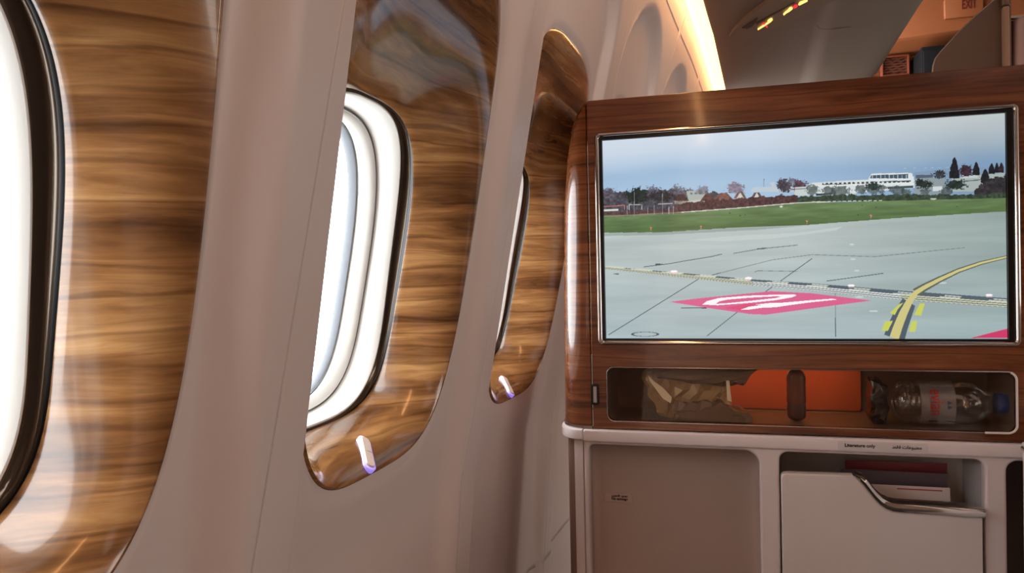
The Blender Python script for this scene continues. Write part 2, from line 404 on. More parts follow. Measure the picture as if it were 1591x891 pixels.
# seam lines across the bin surface
def strip_on_bin(name, y, w_, m, z_off=0.0006, prof_=binp):
    r = [[(x + 0.04 * smooth((y - 1.9) / 2.2), yy, z - z_off) for x, z in prof_] for yy in (y, y + w_)]
    return link(name, loft(r, closed=False), m)
GROOVE = mat('groove', (70, 58, 50), 0.6)
for i, y in enumerate((1.35, 2.43, 3.2)):
    tag(strip_on_bin('trim_2', y, 0.006, GROOVE, 0.0008, [(0.248, 0.713), (0.252, 0.708), (0.256, 0.701), (0.27, 0.697), (0.30, 0.695), (0.34, 0.697), (0.40, 0.703), (0.46, 0.713)][: (3 + i * 1 + 2)]), kind='structure')
tag(link('ceiling', box(0.5, 2.6, -1.95, 4.25, 1.38, 1.42), CABIN), kind='structure')
tag(link('floor', box(-0.62, 2.6, -1.95, 4.25, -1.19, -1.15), CARPET), kind='structure')
tag(link('wall_right', box(2.55, 2.6, -1.95, 4.25, -1.15, 1.4), CABIN), kind='structure')
tag(link('wall_back', box(-0.62, 2.6, -1.97, -1.90, -1.19, 1.42), CABIN), kind='structure')
tag(link('wall_front', box(-0.62, 2.6, 4.16, 4.22, -1.19, 1.42), DARK_WOOD), kind='structure')

# passenger service unit: leaf shaped bezel with the lit seat-belt / no-smoking signs
psu = thing('service_unit', 'leaf shaped overhead panel with lit amber and red signs, beside the light strip', 'overhead panel')
def leaf(pts_px, z, th, m, name, parent, n=None):
    pts = [Q(px, py, Z=z) for px, py in pts_px]
    v = [(p[0], p[1], z) for p in pts] + [(p[0], p[1], z + th) for p in pts]; k = len(pts)
    f = [tuple(range(k)), tuple(reversed(range(k, 2 * k)))] + [(i, (i + 1) % k, k + (i + 1) % k, k + i) for i in range(k)]
    me = mesh(v, f); bm = bmesh.new(); bm.from_mesh(me); bmesh.ops.recalc_face_normals(bm, faces=bm.faces); bm.to_mesh(me); bm.free()
    return link(name, me, m, parent, smooth=False)
PSUM = mat('service_panel_plastic', (112, 98, 84), 0.5)
PSUD = mat('service_recess_dark', (52, 40, 32), 0.55)
leaf([(1133, 60), (1136, 65), (1144, 66), (1156, 64), (1172, 58), (1290, 4), (1420, -60), (1380, -95), (1215, -12), (1160, 28), (1141, 46), (1134, 55)], 0.6925, 0.016, PSUM, 'panel', psu)
leaf([(1153, 44), (1160, 45), (1168, 42), (1176, 33), (1177, 28), (1168, 34)], 0.6905, 0.003, PSUD, 'vent_recess', psu)
leaf([(1176, 38), (1235, 5), (1234, 4), (1175, 36)], 0.6910, 0.0015, PSUD, 'groove', psu)
GLA = mat('sign_amber', (255, 220, 120), 0.5, emis=(1.0, 0.62, 0.16), es=1.6)
GLR = mat('sign_red', (255, 40, 40), 0.5, emis=(1.0, 0.03, 0.05), es=0.85)
def blob(pts, w_): # sign stroke: a thick polyline on the panel, given by px points
    out_a, out_b = [], []
    for i, (x, y) in enumerate(pts):
        x0, y0 = pts[max(0, i - 1)]; x1, y1 = pts[min(len(pts) - 1, i + 1)]; d = math.hypot(x1 - x0, y1 - y0); nx, ny = -(y1 - y0) / d, (x1 - x0) / d
        w2 = w_[i]; out_a.append((x + nx * w2, y + ny * w2)); out_b.append((x - nx * w2, y - ny * w2))
    return out_a + out_b[::-1]
leaf(blob([(1177.5, 46.5), (1182, 43.5), (1190, 38.5), (1198, 33)], [0.7, 0.9, 0.9, 0.9]), 0.6880, 0.0025, GLA, 'cigarette_sign', psu)
leaf(blob([(1193, 34), (1197, 31.5), (1200, 30.5)], [1.0, 1.6, 1.4]), 0.6885, 0.0025, GLA, 'smoke_sign', psu)
o_ = leaf(blob([(1184, 38.5), (1187, 37), (1192, 43)], [0.6, 0.9, 0.7]), 0.6885, 0.0025, GLR, 'prohibition_bar', psu)
leaf(blob([(1217.5, 23.5), (1221, 20), (1225, 17.5), (1228, 14.5), (1231, 13)], [1.0, 1.1, 1.5, 2.0, 1.3]), 0.6880, 0.0025, GLA, 'seat_belt_sign', psu)
leaf(blob([(1233, 12.5), (1236, 10.5), (1239, 9)], [1.2, 1.9, 0.8]), 0.6880, 0.0025, GLR, 'buckle_sign', psu)
leaf(blob([(1241, 8), (1244, 5.5), (1249, 3.5), (1254, 1)], [1.0, 1.9, 1.4, 1.5]), 0.6880, 0.0025, GLA, 'belt_end_sign', psu)

# ------------------------------------------------------------------ forward cabin behind the console
ORANGE = mat('soffit_lining', (132, 72, 36), 0.6)
so = link('trim_3', loft([[(x, yy, zb_(x)) for x in [0.55 + 0.05 * i for i in range(42)]] for (yy, zb_) in (
    (4.15, lambda x: 1.02 + 0.05 * (x - 0.84)), (4.0, lambda x: 1.052 + 0.055 * (x - 0.84)), (3.985, lambda x: 1.066 + 0.055 * (x - 0.84)), (4.0, lambda x: 1.10 + 0.055 * (x - 0.84)), (4.05, lambda x: 1.40))], closed=False), ORANGE)
tag(so, kind='structure')
ex = thing('exit_sign', 'dark red EXIT sign on the orange lit soffit', 'sign')
RED = mat('exit_red', (86, 12, 8), 0.5)
link('sign_plate', box(0.97, 1.13, 3.992, 4.02, 1.135, 1.225, 0.004), mat('sign_plate', (136, 76, 40), 0.5), ex)
exit_text = link('lettering', text('EXIT', 0.060, 1.040, 3.990, 1.172, bold=0.0012, spacing=0.95), RED, ex, smooth=False)
for v in exit_text.data.vertices: v.co.x = 1.040 + (v.co.x - 1.040) * 0.52
gr = thing('wall_grille', 'small square carved wooden grille with a thin orange border', 'grille')
g0, g1, g2, g3 = 0.72, 0.843, 0.915, 1.016
link('grille_frame', plate(rrect(g0, g1, g2, g3, 0.004), [rrect(g0 + 0.008, g1 - 0.008, g2 + 0.008, g3 - 0.008, 0.003)], 4.10, 0.05, 0.002), mat('grille_border', (104, 46, 22), 0.6, spec=0.2), gr)
link('backing', box(g0 + 0.005, g1 - 0.005, 4.13, 4.155, g2 + 0.005, g3 - 0.005), DARK_WOOD, gr)
rnd = random.Random(3)
for i in range(7):
    z = g2 + 0.014 + i * 0.0125
    link('wavy_slat', tube([(g0 + 0.009 + j * 0.0104, 4.125, z + 0.003 * math.sin(j * 1.7 + i * 2)) for j in range(11)], 0.0032, 6), mat('slat_wood', (84, 38, 20), 0.6), gr)
cb = thing('galley_cabinet', 'dark navy cabinet front between the grille and the frosted partition', 'cabinet')
link('body', box(0.862, 1.10, 3.95, 4.15, -1.15, 1.005, 0.006), mat('navy_panel', (16, 14, 15), 0.8, spec=0.1), cb)
link('door', box(0.868, 1.094, 3.94, 3.952, -1.05, 0.985, 0.004), mat('navy_door', (18, 16, 17), 0.8, spec=0.1), cb)
ct = thing('curtain', 'dark brown gathered cabin curtain at the right beyond the partition post', 'curtain')
cr_ = []
for z in [(-1.1 + 2.17 * i / 16) for i in range(17)]:
    cr_.append([(1.19 + 0.9 * j / 140, 3.86 + 0.028 * math.sin(j * 0.55 + 0.4 * math.sin(z * 3)) + 0.012 * math.sin(j * 0.21 + z), z) for j in range(141)])
link('cloth', loft(cr_, closed=False), mat('curtain_cloth', (72, 40, 26), 0.9, bump=0.3, bscale=500), ct)
link('rail', box(1.15, 2.2, 3.85, 3.88, 1.068, 1.082, 0.002), SATIN, ct)

# frosted partition with curved leading edge, and its post
pt = thing('privacy_partition', 'frosted grey brown privacy partition with curved leading edge above the console', 'partition')
edge = [(0.440, -1.14), (0.445, 0.30), (0.4609, 0.4619), (0.4655, 0.478), (0.476, 0.492), (0.515, 0.5351), (0.552, 0.570), (0.588, 0.600), (0.62, 0.622)]
edge = edge + [(0.62, -1.14)]
link('frosted_panel', plate(edge, [], 1.996, 0.008, 0.001), mat('frosted_panel', (128, 104, 88), 0.5), pt, smooth=False)
link('edge_trim', tube([(x, 2.0, z) for x, z in edge[:9]], 0.0022, 8), mat('edge_trim', (190, 180, 168), 0.25), pt)
po = thing('partition_post', 'slim pale upright post at the right end of the frosted partition', 'post')
link('post', box(0.5985, 0.6105, 1.975, 1.993, -1.15, 0.577, 0.003), mat('post_plastic', (190, 156, 134), 0.35), po)
link('top_cap', box(0.5965, 0.6125, 1.973, 1.995, 0.577, 0.640, 0.003), mat('cap_metal', (120, 100, 84), 0.3, metal=0.6), po)

# ------------------------------------------------------------------ suite console
YF = 1.29
con = thing('suite_console', 'walnut faced suite console with rounded left column and white lower cabinet', 'console')
niche = rrect(-0.205, 0.403, -0.2525, -0.1605, 0.012)
tvh = rrect(-0.211, 0.402, -0.1165, 0.2275, 0.006)
face = plate(rrect(-0.2295, 0.80, -0.2650, 0.2895, 0.003), [niche, tvh, rrect(-0.2312 + 0.0045, -0.2215, -0.2225, -0.193, 0.001)], YF, 0.016, 0.0012)
link('face_panel', face, CONSOLE_WOOD, con)
# rounded wood column at the left end of the face
def col_w(z):
    pts = [(-0.30, 0.0605), (-0.262, 0.0600), (0.0, 0.0555), (0.12, 0.052), (0.20, 0.0455), (0.25, 0.036), (0.272, 0.026), (0.283, 0.015), (0.2885, 0.004)]
    for (a, b), (c, d) in zip(pts, pts[1:]):
        if z <= c: return b + (d - b) * (z - a) / (c - a)
    return pts[-1][1]
def column(zs, x_seam, grow=0.0, depth=0.075, back=1.50, y0=YF):
    rings = []
    for z in zs:
        w = col_w(z) + grow; row = [(x_seam, y0 - grow + 0.006, z), (x_seam - 0.0008, y0 - grow, z)]
        for j in range(1, 19):
            a = math.pi / 2 * j / 18; row.append((x_seam - w * math.sin(a) ** 0.9, y0 - grow + depth * (1 - math.cos(a) ** 0.9), z))
        row.append((x_seam - w, back, z)); rings.append(row)
    return rings
zs = [-0.2622 + (0.5507) * i / 60 for i in range(61)]
link('side_column', loft(column(zs, -0.2312), closed=False), CONSOLE_WOOD, con)
link('top_cap', box(-0.2335, 0.80, YF + 0.008, 1.50, 0.276, 0.2888, 0.003), CONSOLE_WOOD, con)
link('back_shell', box(-0.2335, 0.80, 1.47, 1.50, -1.14, 0.28, 0.003), CONSOLE_WOOD, con)
link('chrome_trim', loft(column([-0.2672, -0.2670, -0.2622, -0.2620], -0.2300, 0.0022), closed=False), CHROME, con)
# white counter lip following the column
lipr = column([-0.2850, -0.2845, -0.2820, -0.2690, -0.2674, -0.2672], -0.2475 + 0.0, 0.0)
def lip(x_seam, extra):
    out = []
    for z, g in ((-0.2862, -0.012), (-0.2858, 0.0), (-0.2835, 0.0026), (-0.2700, 0.0030), (-0.2678, 0.0016), (-0.2673, -0.004), (-0.2673, -0.03)):
        w = 0.0605 + g - (x_seam + 0.2312) * -1 * 0; ww = (-0.2312 - 0.0605) - x_seam
        row = [(x_seam, YF - 0.004 - g + 0.004, z)]
        for j in range(0, 19):
            a = math.pi / 2 * j / 18; row.append((x_seam - (abs(ww) + g) * math.sin(a) ** 0.9, YF - 0.004 - g + 0.075 * (1 - math.cos(a) ** 0.9), z))
        row.append((x_seam - abs(ww) - g, 1.50, z)); out.append(row)
    return loft(out, closed=False)
link('corner_lip', lip(-0.2478, 0), WHITE, con)
link('counter_lip', box(-0.2462, 0.80, YF - 0.007, YF + 0.02, -0.2880, -0.2668, 0.0035, 4), WHITE, con)
# lower cabinet face with three openings
rec = rrect(-0.2385, 0.0390, -1.08, -0.2925, 0.02, rs=(0.024, 0.012, 0.012, 0.012))
lit = rrect(0.0690, 0.3590, -1.05, -0.2925, 0.014)
rig = rrect(0.3872, 0.62, -1.05, -0.2925, 0.016)
link('lower_face', plate(rrect(-0.2460, 0.80, -1.14, -0.2800, 0.008), [rec, lit, rig], YF - 0.002, 0.022, 0.0035), WHITE, con)
link('lower_corner', loft([[(-0.2468, YF + 0.004, z), (-0.2480, YF - 0.001, z), (-0.2600, YF + 0.001, z), (-0.2635, YF + 0.004, z), (-0.2640, YF + 0.012, z), (-0.2640, YF + 0.05, z)] for z in (-1.14, -0.286)], closed=False), WHITE, con)
link('lower_column', loft([[(-0.262, YF + 0.03, z), (-0.272, YF + 0.034, z), (-0.281, YF + 0.045, z), (-0.287, YF + 0.065, z), (-0.289, YF + 0.10, z), (-0.289, 1.50, z)] for z in (-1.14, -0.286)], closed=False), mat('column_brown', (128, 100, 88), 0.5), con)
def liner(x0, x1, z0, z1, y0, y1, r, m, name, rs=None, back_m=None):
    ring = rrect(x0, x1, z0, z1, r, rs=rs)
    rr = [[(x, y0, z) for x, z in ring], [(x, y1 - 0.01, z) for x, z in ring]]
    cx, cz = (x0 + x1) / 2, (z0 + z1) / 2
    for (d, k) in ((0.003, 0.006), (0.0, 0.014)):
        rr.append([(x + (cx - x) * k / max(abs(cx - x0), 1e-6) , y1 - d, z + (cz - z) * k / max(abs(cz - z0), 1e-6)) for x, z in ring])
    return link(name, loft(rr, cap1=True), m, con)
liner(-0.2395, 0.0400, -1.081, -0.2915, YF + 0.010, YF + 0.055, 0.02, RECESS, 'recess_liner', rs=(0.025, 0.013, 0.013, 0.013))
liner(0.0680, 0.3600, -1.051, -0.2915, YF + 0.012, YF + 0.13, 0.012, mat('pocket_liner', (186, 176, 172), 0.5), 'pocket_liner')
liner(0.3862, 0.621, -1.051, -0.2915, YF + 0.012, YF + 0.16, 0.016, mat('shaded_liner', (84, 68, 60), 0.5), 'cupboard_liner')  # shadow inside this opening is put into the liner's dark colour
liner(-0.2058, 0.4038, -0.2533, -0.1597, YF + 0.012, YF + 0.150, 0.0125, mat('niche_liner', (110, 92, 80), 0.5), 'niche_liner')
link('niche_back_glow', plate(rrect(-0.06, 0.212, -0.2495, -0.1635, 0.006), [], YF + 0.141, 0.004, 0.001), mat('orange_lit_panel', (186, 96, 58), 0.5), con)
nl = bpy.data.lights.new('niche_lamp', 'AREA'); nl.shape = 'RECTANGLE'; nl.size = 0.26; nl.size_y = 0.01; nl.energy = 0.11; nl.color = (1.0, 0.40, 0.13)
no_ = bpy.data.objects.new('niche_lamp', nl); C.objects.link(no_); no_.location = (0.07, YF + 0.10, -0.1625 + CZ)
link('niche_rim', tube([(x, YF - 0.0002, z) for x, z in rrect(-0.2045, 0.4025, -0.2520, -0.1610, 0.012)], 0.0009, 8, closed=True), SATIN, con)
link('rim_end', tube([(x, YF - 0.0006, z) for x, z in ([(0.36, -0.2522)] + rrect(0.30, 0.4022, -0.2518, -0.1612, 0.012)[27:] + rrect(0.30, 0.4022, -0.2518, -0.1612, 0.012)[:7])], 0.0017, 8), mat('pale_rim', (214, 206, 198), 0.3), con)
link('retaining_panel', plate(rrect(-0.2035, 0.4015, -0.2510, -0.1620, 0.011), [], YF + 0.004, 0.003, 0.0), PERSPEX, con, smooth=False)
# catch button
la = link('latch_frame', plate(rrect(-0.2309, -0.2180, -0.2250, -0.1900, 0.003), [rrect(-0.2278, -0.2212, -0.2215, -0.1935, 0.0016)], YF - 0.0035, 0.012, 0.0008), BLACK, con)
link('latch_button', plate(rrect(-0.2283, -0.2215, -0.2216, -0.1934, 0.001), [], YF - 0.0022, 0.006, 0.0006), SATIN, la)
# literature pocket front
door = [(0.0711, -1.04), (0.0711, -0.3330), (0.0722, -0.3285), (0.0755, -0.3258), (0.080, -0.3250), (0.1765, -0.3235)]
scurve = [(0.1765, -0.3235), (0.1830, -0.3290), (0.1905, -0.3375), (0.1980, -0.3475), (0.2050, -0.3570), (0.2130, -0.3660), (0.2215, -0.3725), (0.2310, -0.3758), (0.2420, -0.3768), (0.3530, -0.3775)]
door = door + scurve[1:] + [(0.3530, -1.04)]
pk = link('pocket_front', plate(door, [], YF - 0.010, 0.020, 0.0018), mat('pocket_white', (200, 190, 186), 0.42, bump=0.06, bscale=1400), con)
up = [(0.1800, -0.3210), (0.1905, -0.3225), (0.1965, -0.3280), (0.2025, -0.3370), (0.2090, -0.3455), (0.2180, -0.3540), (0.2290, -0.3595), (0.2400, -0.3612), (0.3500, -0.3620), (0.3560, -0.3640)]
rail_r = []
def rail(a, b, y0, y1):
    n_ = min(len(a), len(b)); rg = []
    for (x0, z0), (x1, z1) in zip(a[:n_], b[:n_]):
        rg.append([(x0, y1, z0), (x0, y0 + 0.003, z0), (x0 + (x1 - x0) * 0.12, y0, z0 + (z1 - z0) * 0.12), (x0 + (x1 - x0) * 0.5, y0 - 0.002, z0 + (z1 - z0) * 0.5), (x0 + (x1 - x0) * 0.88, y0, z0 + (z1 - z0) * 0.88), (x1, y0 + 0.003, z1), (x1, y1, z1)])
    return loft(rg, True, True, True)
sc2 = scurve[:-1] + [(0.3555, -0.3775)]
link('chrome_rail', rail(up, sc2, YF - 0.014, YF + 0.012), CHROME, pk)
# stickers
st = link('no_stowage_label', plate(rrect(-0.2206, -0.1729, -0.4055, -0.3900, 0.003), [], YF + 0.0535, 0.0012, 0.0002), mat('label_clear', (182, 160, 150), 0.35), con)
link('lettering', text('No stowage', 0.0058, -0.2088, YF + 0.0531, -0.4016, bold=0.00022), INK, st, smooth=False)
link('arabic_lettering', text('\uFEE6\uFEF3\uFEB0\uFEA8\uFE98\uFEDF\uFE8D \uFEC9\uFEEE\uFEE8\uFEE4\uFEE3', 0.0050, -0.2088, YF + 0.0531, -0.3958, bold=0.0002), INK, st, smooth=False)
s2 = link('literature_label', plate(rrect(0.1560, 0.2816, -0.2838, -0.2700, 0.004, rs=(0.004, 0.0015, 0.0015, 0.004)), [], YF - 0.0078, 0.0012, 0.0003), mat('label_white', (196, 188, 186), 0.3), con)
link('lettering', text('Literature only', 0.0072, 0.1650, YF - 0.0082, -0.2790, bold=0.00018), INK, s2, smooth=False)
link('arabic_lettering', text('\uFEC2\uFED8\uFED3 \uFE95\uFE8E\uFECB\uFEEE\uFE92\uFEC4\uFEE3', 0.0070, 0.2320, YF - 0.0082, -0.2790, bold=0.00018), INK, s2, smooth=False)

# ------------------------------------------------------------------ television
tv = thing('television', 'wide flat television with chrome frame showing an airport apron', 'television')
fr = plate(rrect(-0.2170, 0.4080, -0.1225, 0.2330, 0.008), [rrect(-0.2100, 0.4010, -0.1160, 0.2270, 0.004)], YF - 0.006, 0.016, 0.0026)
link('chrome_frame', fr, CHROME, tv)
link('black_bezel', plate(rrect(-0.2105, 0.4015, -0.1165, 0.2275, 0.003), [rrect(-0.2050, 0.3925, -0.1128, 0.2215, 0.001)], YF - 0.0005, 0.010, 0.0005), BLACK, tv)
link('back_cover', box(-0.2090, 0.4000, YF + 0.008, YF + 0.035, -0.1150, 0.2260, 0.002), BLACK, tv)

# the airport picture on the screen: painted into a fine colour grid
PW, PH = 960, 536
SX0, SX1, SZ0, SZ1 = -0.2045, 0.3920, -0.1124, 0.2210
def uv(px, py):
    q = Q(px, py, Y=YF); return ((q[0] - SX0) / (SX1 - SX0) * (PW - 1), (q[2] - SZ0) / (SZ1 - SZ0) * (PH - 1))
gx, gy = np.meshgrid(np.arange(PW), np.arange(PH)); img = np.zeros((PH, PW, 3))
rs_ = np.random.RandomState(5)
def vnoise(sx, sy, seed, oct_=4):
    out = np.zeros((PH, PW)); amp = 1; tot = 0
    for o in range(oct_):
        r = np.random.RandomState(seed + o); nx, ny = int(PW / sx * 2 ** o) + 3, int(PH / sy * 2 ** o) + 3; g = r.rand(ny, nx)
        x = gx / PW * (nx - 2); y = gy / PH * (ny - 2); xi, yi = x.astype(int), y.astype(int); fx, fy = x - xi, y - yi; fx = fx * fx * (3 - 2 * fx); fy = fy * fy * (3 - 2 * fy)
        out += amp * ((g[yi, xi] * (1 - fx) + g[yi, xi + 1] * fx) * (1 - fy) + (g[yi + 1, xi] * (1 - fx) + g[yi + 1, xi + 1] * fx) * fy); tot += amp; amp *= 0.5
    return out / tot
# photo-frame coordinates of every texel
inv = np.array([[SX0 + (SX1 - SX0) * i / (PW - 1)] for i in range(PW)])
Xg = SX0 + (SX1 - SX0) * gx / (PW - 1); Zg = SZ0 + (SZ1 - SZ0) * gy / (PH - 1)
cc = Xg[..., None] * AX + YF * AY + Zg[..., None] * AZ
PX = 795.5 + F_PX * cc[..., 0] / cc[..., 2]; PY = 445.5 - F_PX * cc[..., 1] / cc[..., 2]
def inpoly(pts):
    ins = np.zeros((PH, PW), bool); n = len(pts)
    x0, x1 = min(p[0] for p in pts), max(p[0] for p in pts); y0, y1 = min(p[1] for p in pts), max(p[1] for p in pts)
    m_ = (PX >= x0) & (PX <= x1) & (PY >= y0) & (PY <= y1)
    if not m_.any(): return ins
    X, Y = PX[m_], PY[m_]; r = np.zeros(X.shape, bool)
    for i in range(n):
        (ax, ay), (bx, by) = pts[i], pts[(i + 1) % n]
        if ay == by: continue
        r ^= ((ay > Y) != (by > Y)) & (X < (bx - ax) * (Y - ay) / (by - ay) + ax)
    ins[m_] = r; return ins
def paint(pts, col, a=1.0, tex=None):
    m_ = inpoly(pts)
    c = np.array(col, float)[None, :] * (tex[m_][:, None] if tex is not None else 1.0)
    img[m_] = img[m_] * (1 - a) + c * a
def line(pts, w, col, a=1.0):
    for (x0, y0), (x1, y1) in zip(pts, pts[1:]):
        d = math.hypot(x1 - x0, y1 - y0) or 1; nx, ny = -(y1 - y0) / d * w / 2, (x1 - x0) / d * w / 2
        paint([(x0 + nx, y0 + ny), (x1 + nx, y1 + ny), (x1 - nx, y1 - ny), (x0 - nx, y0 - ny)], col, a)
def ell(cx, cy, rx, ry, col, a=1.0, tex=None):
    m_ = ((PX - cx) / rx) ** 2 + ((PY - cy) / ry) ** 2 < 1; c = np.array(col, float)[None, :] * (tex[m_][:, None] if tex is not None else 1.0)
    img[m_] = img[m_] * (1 - a) + c * a
def interp(v, xs, cols): return np.stack([np.interp(v, xs, [c[i] for c in cols]) for i in range(3)], -1)
hor = np.interp(PX, [935, 1240, 1565], [296, 288, 282]); top = np.interp(PX, [935, 1565], [216, 172])
t = np.clip((PY - top) / (hor - top), 0, 1)
cl = vnoise(420, 70, 11); t2 = np.clip(t + (cl - 0.5) * 0.35, 0, 1)
skyL = interp(t2, [0, .3, .55, .8, 1], [(206, 218, 230), (202, 214, 228), (186, 206, 226), (160, 188, 216), (166, 194, 220)])
skyR = interp(t2, [0, .25, .5, .75, 1], [(190, 198, 200), (174, 186, 194), (150, 170, 188), (126, 156, 186), (130, 160, 192)])
f_ = np.clip((PX - 1180) / 330, 0, 1)[..., None]; img[:] = skyL * (1 - f_) + skyR * f_
# far hazy hill at right
n1 = vnoise(9, 9, 3, 5); n2 = vnoise(60, 8, 9, 4); n3 = vnoise(5, 5, 21, 3); n4 = vnoise(2.4, 2.4, 31, 2)
texture = 0.72 + 0.56 * n3
paint([(1420, 268), (1470, 262), (1560, 258), (1570, 300), (1420, 300)], (128, 148, 172), 0.6)
# the tree line: crown tops broken up by noise
def trees(xs, tops, base, col, rough=7, a=1.0, seed=0):
    tp_ = np.interp(PX, xs, tops) + (n1 - 0.5) * rough * 2 + (n3 - 0.5) * rough * 0.8; bs = np.interp(PX, xs, base) if isinstance(base, (list, tuple)) else base
    m_ = (PY > tp_) & (PY < bs) & (PX >= xs[0]) & (PX <= xs[-1])
    img[m_] = img[m_] * (1 - a) + (np.array(col, float)[None, :] * (0.6 + 0.8 * n3[m_])[:, None]) * a
def crown(cx, cy, rx, ry, col, a=1.0):
    d_ = np.sqrt(((PX - cx) / rx) ** 2 + ((PY - cy) / ry) ** 2) + (n1 - 0.5) * 1.0 + (n4 - 0.5) * 0.9
    m_ = d_ < 0.95; img[m_] = img[m_] * (1 - a) + (np.array(col, float)[None, :] * (0.6 + 0.8 * n3[m_])[:, None]) * a
trees([930, 960, 1000, 1040, 1080, 1130], [293, 298, 296, 294, 296, 300], 334, (78, 76, 84), 5)
for (x, y, rx, ry) in ((944, 300, 12, 10), (1016, 300, 14, 10), (1054, 296, 12, 9), (1072, 300, 10, 8)): crown(x, y, rx, ry, (92, 88, 98), 0.8)
crown(990, 304, 18, 12, (40, 48, 44)); paint([(984, 300), (991, 290), (998, 300)], (40, 50, 46)); crown(1026, 306, 20, 9, (54, 52, 54))
paint([(1066, 297), (1095, 295), (1100, 312), (1070, 314)], (170, 178, 172))                   # pale block
paint([(1058, 314), (1096, 309), (1098, 316), (1058, 321)], (196, 196, 188))
for x in (1072, 1079, 1086): paint([(x, 299), (x + 4, 299), (x + 4, 302), (x, 302)], (110, 120, 130))
for (x, y, s_, wcol) in ((1058, 306, 12, (70, 52, 52)), (1100, 306, 12, (96, 66, 62)), (1124, 304, 15, (122, 84, 76)), (1150, 302, 10, (110, 84, 80)), (1176, 303, 10, (92, 76, 80))):
    paint([(x - s_, y + 6), (x - s_ * .4, y - 4), (x + s_ * .4, y - 4), (x + s_, y + 6)], wcol, 1, texture)
    paint([(x - s_ * .9, y + 6), (x + s_ * .9, y + 6), (x + s_ * .8, y + 11), (x - s_ * .8, y + 11)], (150, 138, 130), 0.8, texture)
for (x, y) in ((1150, 303), (1176, 304)): paint([(x - 6, y + 6), (x, y - 5), (x + 6, y + 6)], (206, 202, 196))
crown(1143, 292, 14, 9, (120, 100, 112), 0.75); crown(1092, 296, 10, 7, (110, 104, 112), 0.7)
paint([(1170, 291), (1200, 290), (1196, 284), (1204, 282), (1204, 289), (1240, 288), (1240, 298), (1166, 298)], (188, 200, 208)); line([(1187, 278), (1187, 290)], 1, (100, 110, 124))
crown(1217, 289, 11, 12, (70, 66, 76)); crown(1242, 288, 13, 10, (88, 66, 78)); crown(1231, 283, 9, 7, (96, 88, 100), 0.7)
paint([(1236, 291), (1330, 283), (1330, 302), (1234, 304)], (198, 206, 206))
line([(1236, 294), (1330, 287)], 1.3, (96, 104, 112))
# the long white terminal building with its raised glazed storey
paint([(1255, 287), (1262, 284), (1421, 274), (1422, 292), (1330, 300), (1275, 304), (1256, 302)], (212, 220, 220))
paint([(1350, 277), (1355, 269.5), (1412, 268.3), (1418, 269), (1422, 292), (1412, 288), (1350, 287)], (218, 226, 228))
paint([(1352, 277), (1354, 272.2), (1412, 270), (1412, 277)], (70, 88, 104))
for i in range(9): line([(1356 + i * 6.6, 271.5), (1356 + i * 6.6, 277)], 1.0, (180, 190, 196))
line([(1278, 285.8), (1416, 281.5)], 3.0, (60, 72, 78))
for i in range(20): line([(1280 + i * 7, 284.0), (1283 + i * 7, 283.8)], 3.6, (212, 218, 216))
line([(1262, 289), (1416, 284.5)], 1.4, (230, 234, 232)); paint([(1268, 301), (1294, 299), (1294, 302), (1268, 304)], (50, 60, 62)); paint([(1380, 290), (1420, 288), (1420, 292), (1380, 294)], (70, 80, 84))
paint([(1422, 276), (1470, 276), (1470, 302), (1422, 303)], (140, 154, 160)); paint([(1424, 272), (1450, 271), (1450, 276), (1424, 277)], (84, 98, 112))
paint([(1480, 276), (1562, 268), (1562, 296), (1480, 298)], (166, 176, 174)); paint([(1496, 272), (1520, 271), (1520, 276), (1496, 277)], (190, 198, 200)); line([(1482, 283), (1560, 276)], 1.6, (92, 104, 110))
paint([(1450, 290), (1464, 289), (1466, 296), (1450, 297)], (206, 214, 220))
crown(1461, 271, 10, 7, (50, 58, 64)); crown(1502, 265, 11, 9, (60, 44, 54)); crown(1436, 286, 14, 8, (38, 48, 44)); crown(1485, 287, 17, 8, (40, 52, 46))
def conifer(x, t0, b, w_, col=(30, 34, 40)):
    d_ = np.clip((PY - t0) / (b - t0), 0, 1); m_ = (PY > t0) & (PY < b) & (np.abs(PX - x) < w_ * np.minimum(1, d_ ** 0.6 * 1.25) * (0.75 + 0.5 * n3)); img[m_] = np.array(col, float)[None, :] * (0.7 + 0.6 * n3[m_])[:, None]
conifer(1484, 244, 277, 7.5); conifer(1518, 251, 272, 5.5); conifer(1542, 253, 270, 5); conifer(1550, 252, 268, 4); conifer(1557, 252, 268, 4.5, (52, 40, 48)); conifer(1532, 262, 284, 7)
trees([1515, 1530, 1545, 1565], [297, 282, 276, 272], [314, 313, 311, 309], (52, 50, 54), 6)
for (x, y, rx, ry) in ((1262, 296, 11, 9), (1288, 297, 12, 9), (1306, 296, 14, 9), (1340, 294, 10, 8), (1359, 293, 18, 9), (1394, 296, 12, 8), (1410, 298, 8, 6), (1440, 298, 9, 7), (1470, 297, 10, 7)): crown(x, y, rx, ry, (74, 84, 84), 0.75)
crown(1358, 290, 11, 7, (44, 58, 54)); 
# hedges and grass
trees([1048, 1100, 1200, 1240], [318, 311, 305, 303], [335, 328, 318, 316], (82, 58, 58), 3)
trees([1238, 1300, 1400, 1500, 1565], [305, 303, 302, 303, 300], [316, 313, 312, 311, 309], (58, 72, 58), 3)
paint([(930, 330), (1050, 324), (1050, 333), (930, 336)], (92, 66, 64), 0.8, texture)
gt = np.interp(PX, [930, 1050, 1130, 1250, 1400, 1570], [335, 332, 325, 315, 311.5, 307.5]); gb = np.interp(PX, [930, 1030, 1130, 1250, 1300, 1400, 1570], [362, 361, 354.5, 350, 346, 338.5, 328])
m_ = (PY >= gt) & (PY <= gb); tt = ((PY - gt) / (gb - gt))[m_][:, None]
img[m_] = (np.array([[106, 130, 88]]) * (1 - tt) + np.array([[86, 110, 68]]) * tt) * (0.84 + 0.32 * n2[m_])[:, None]
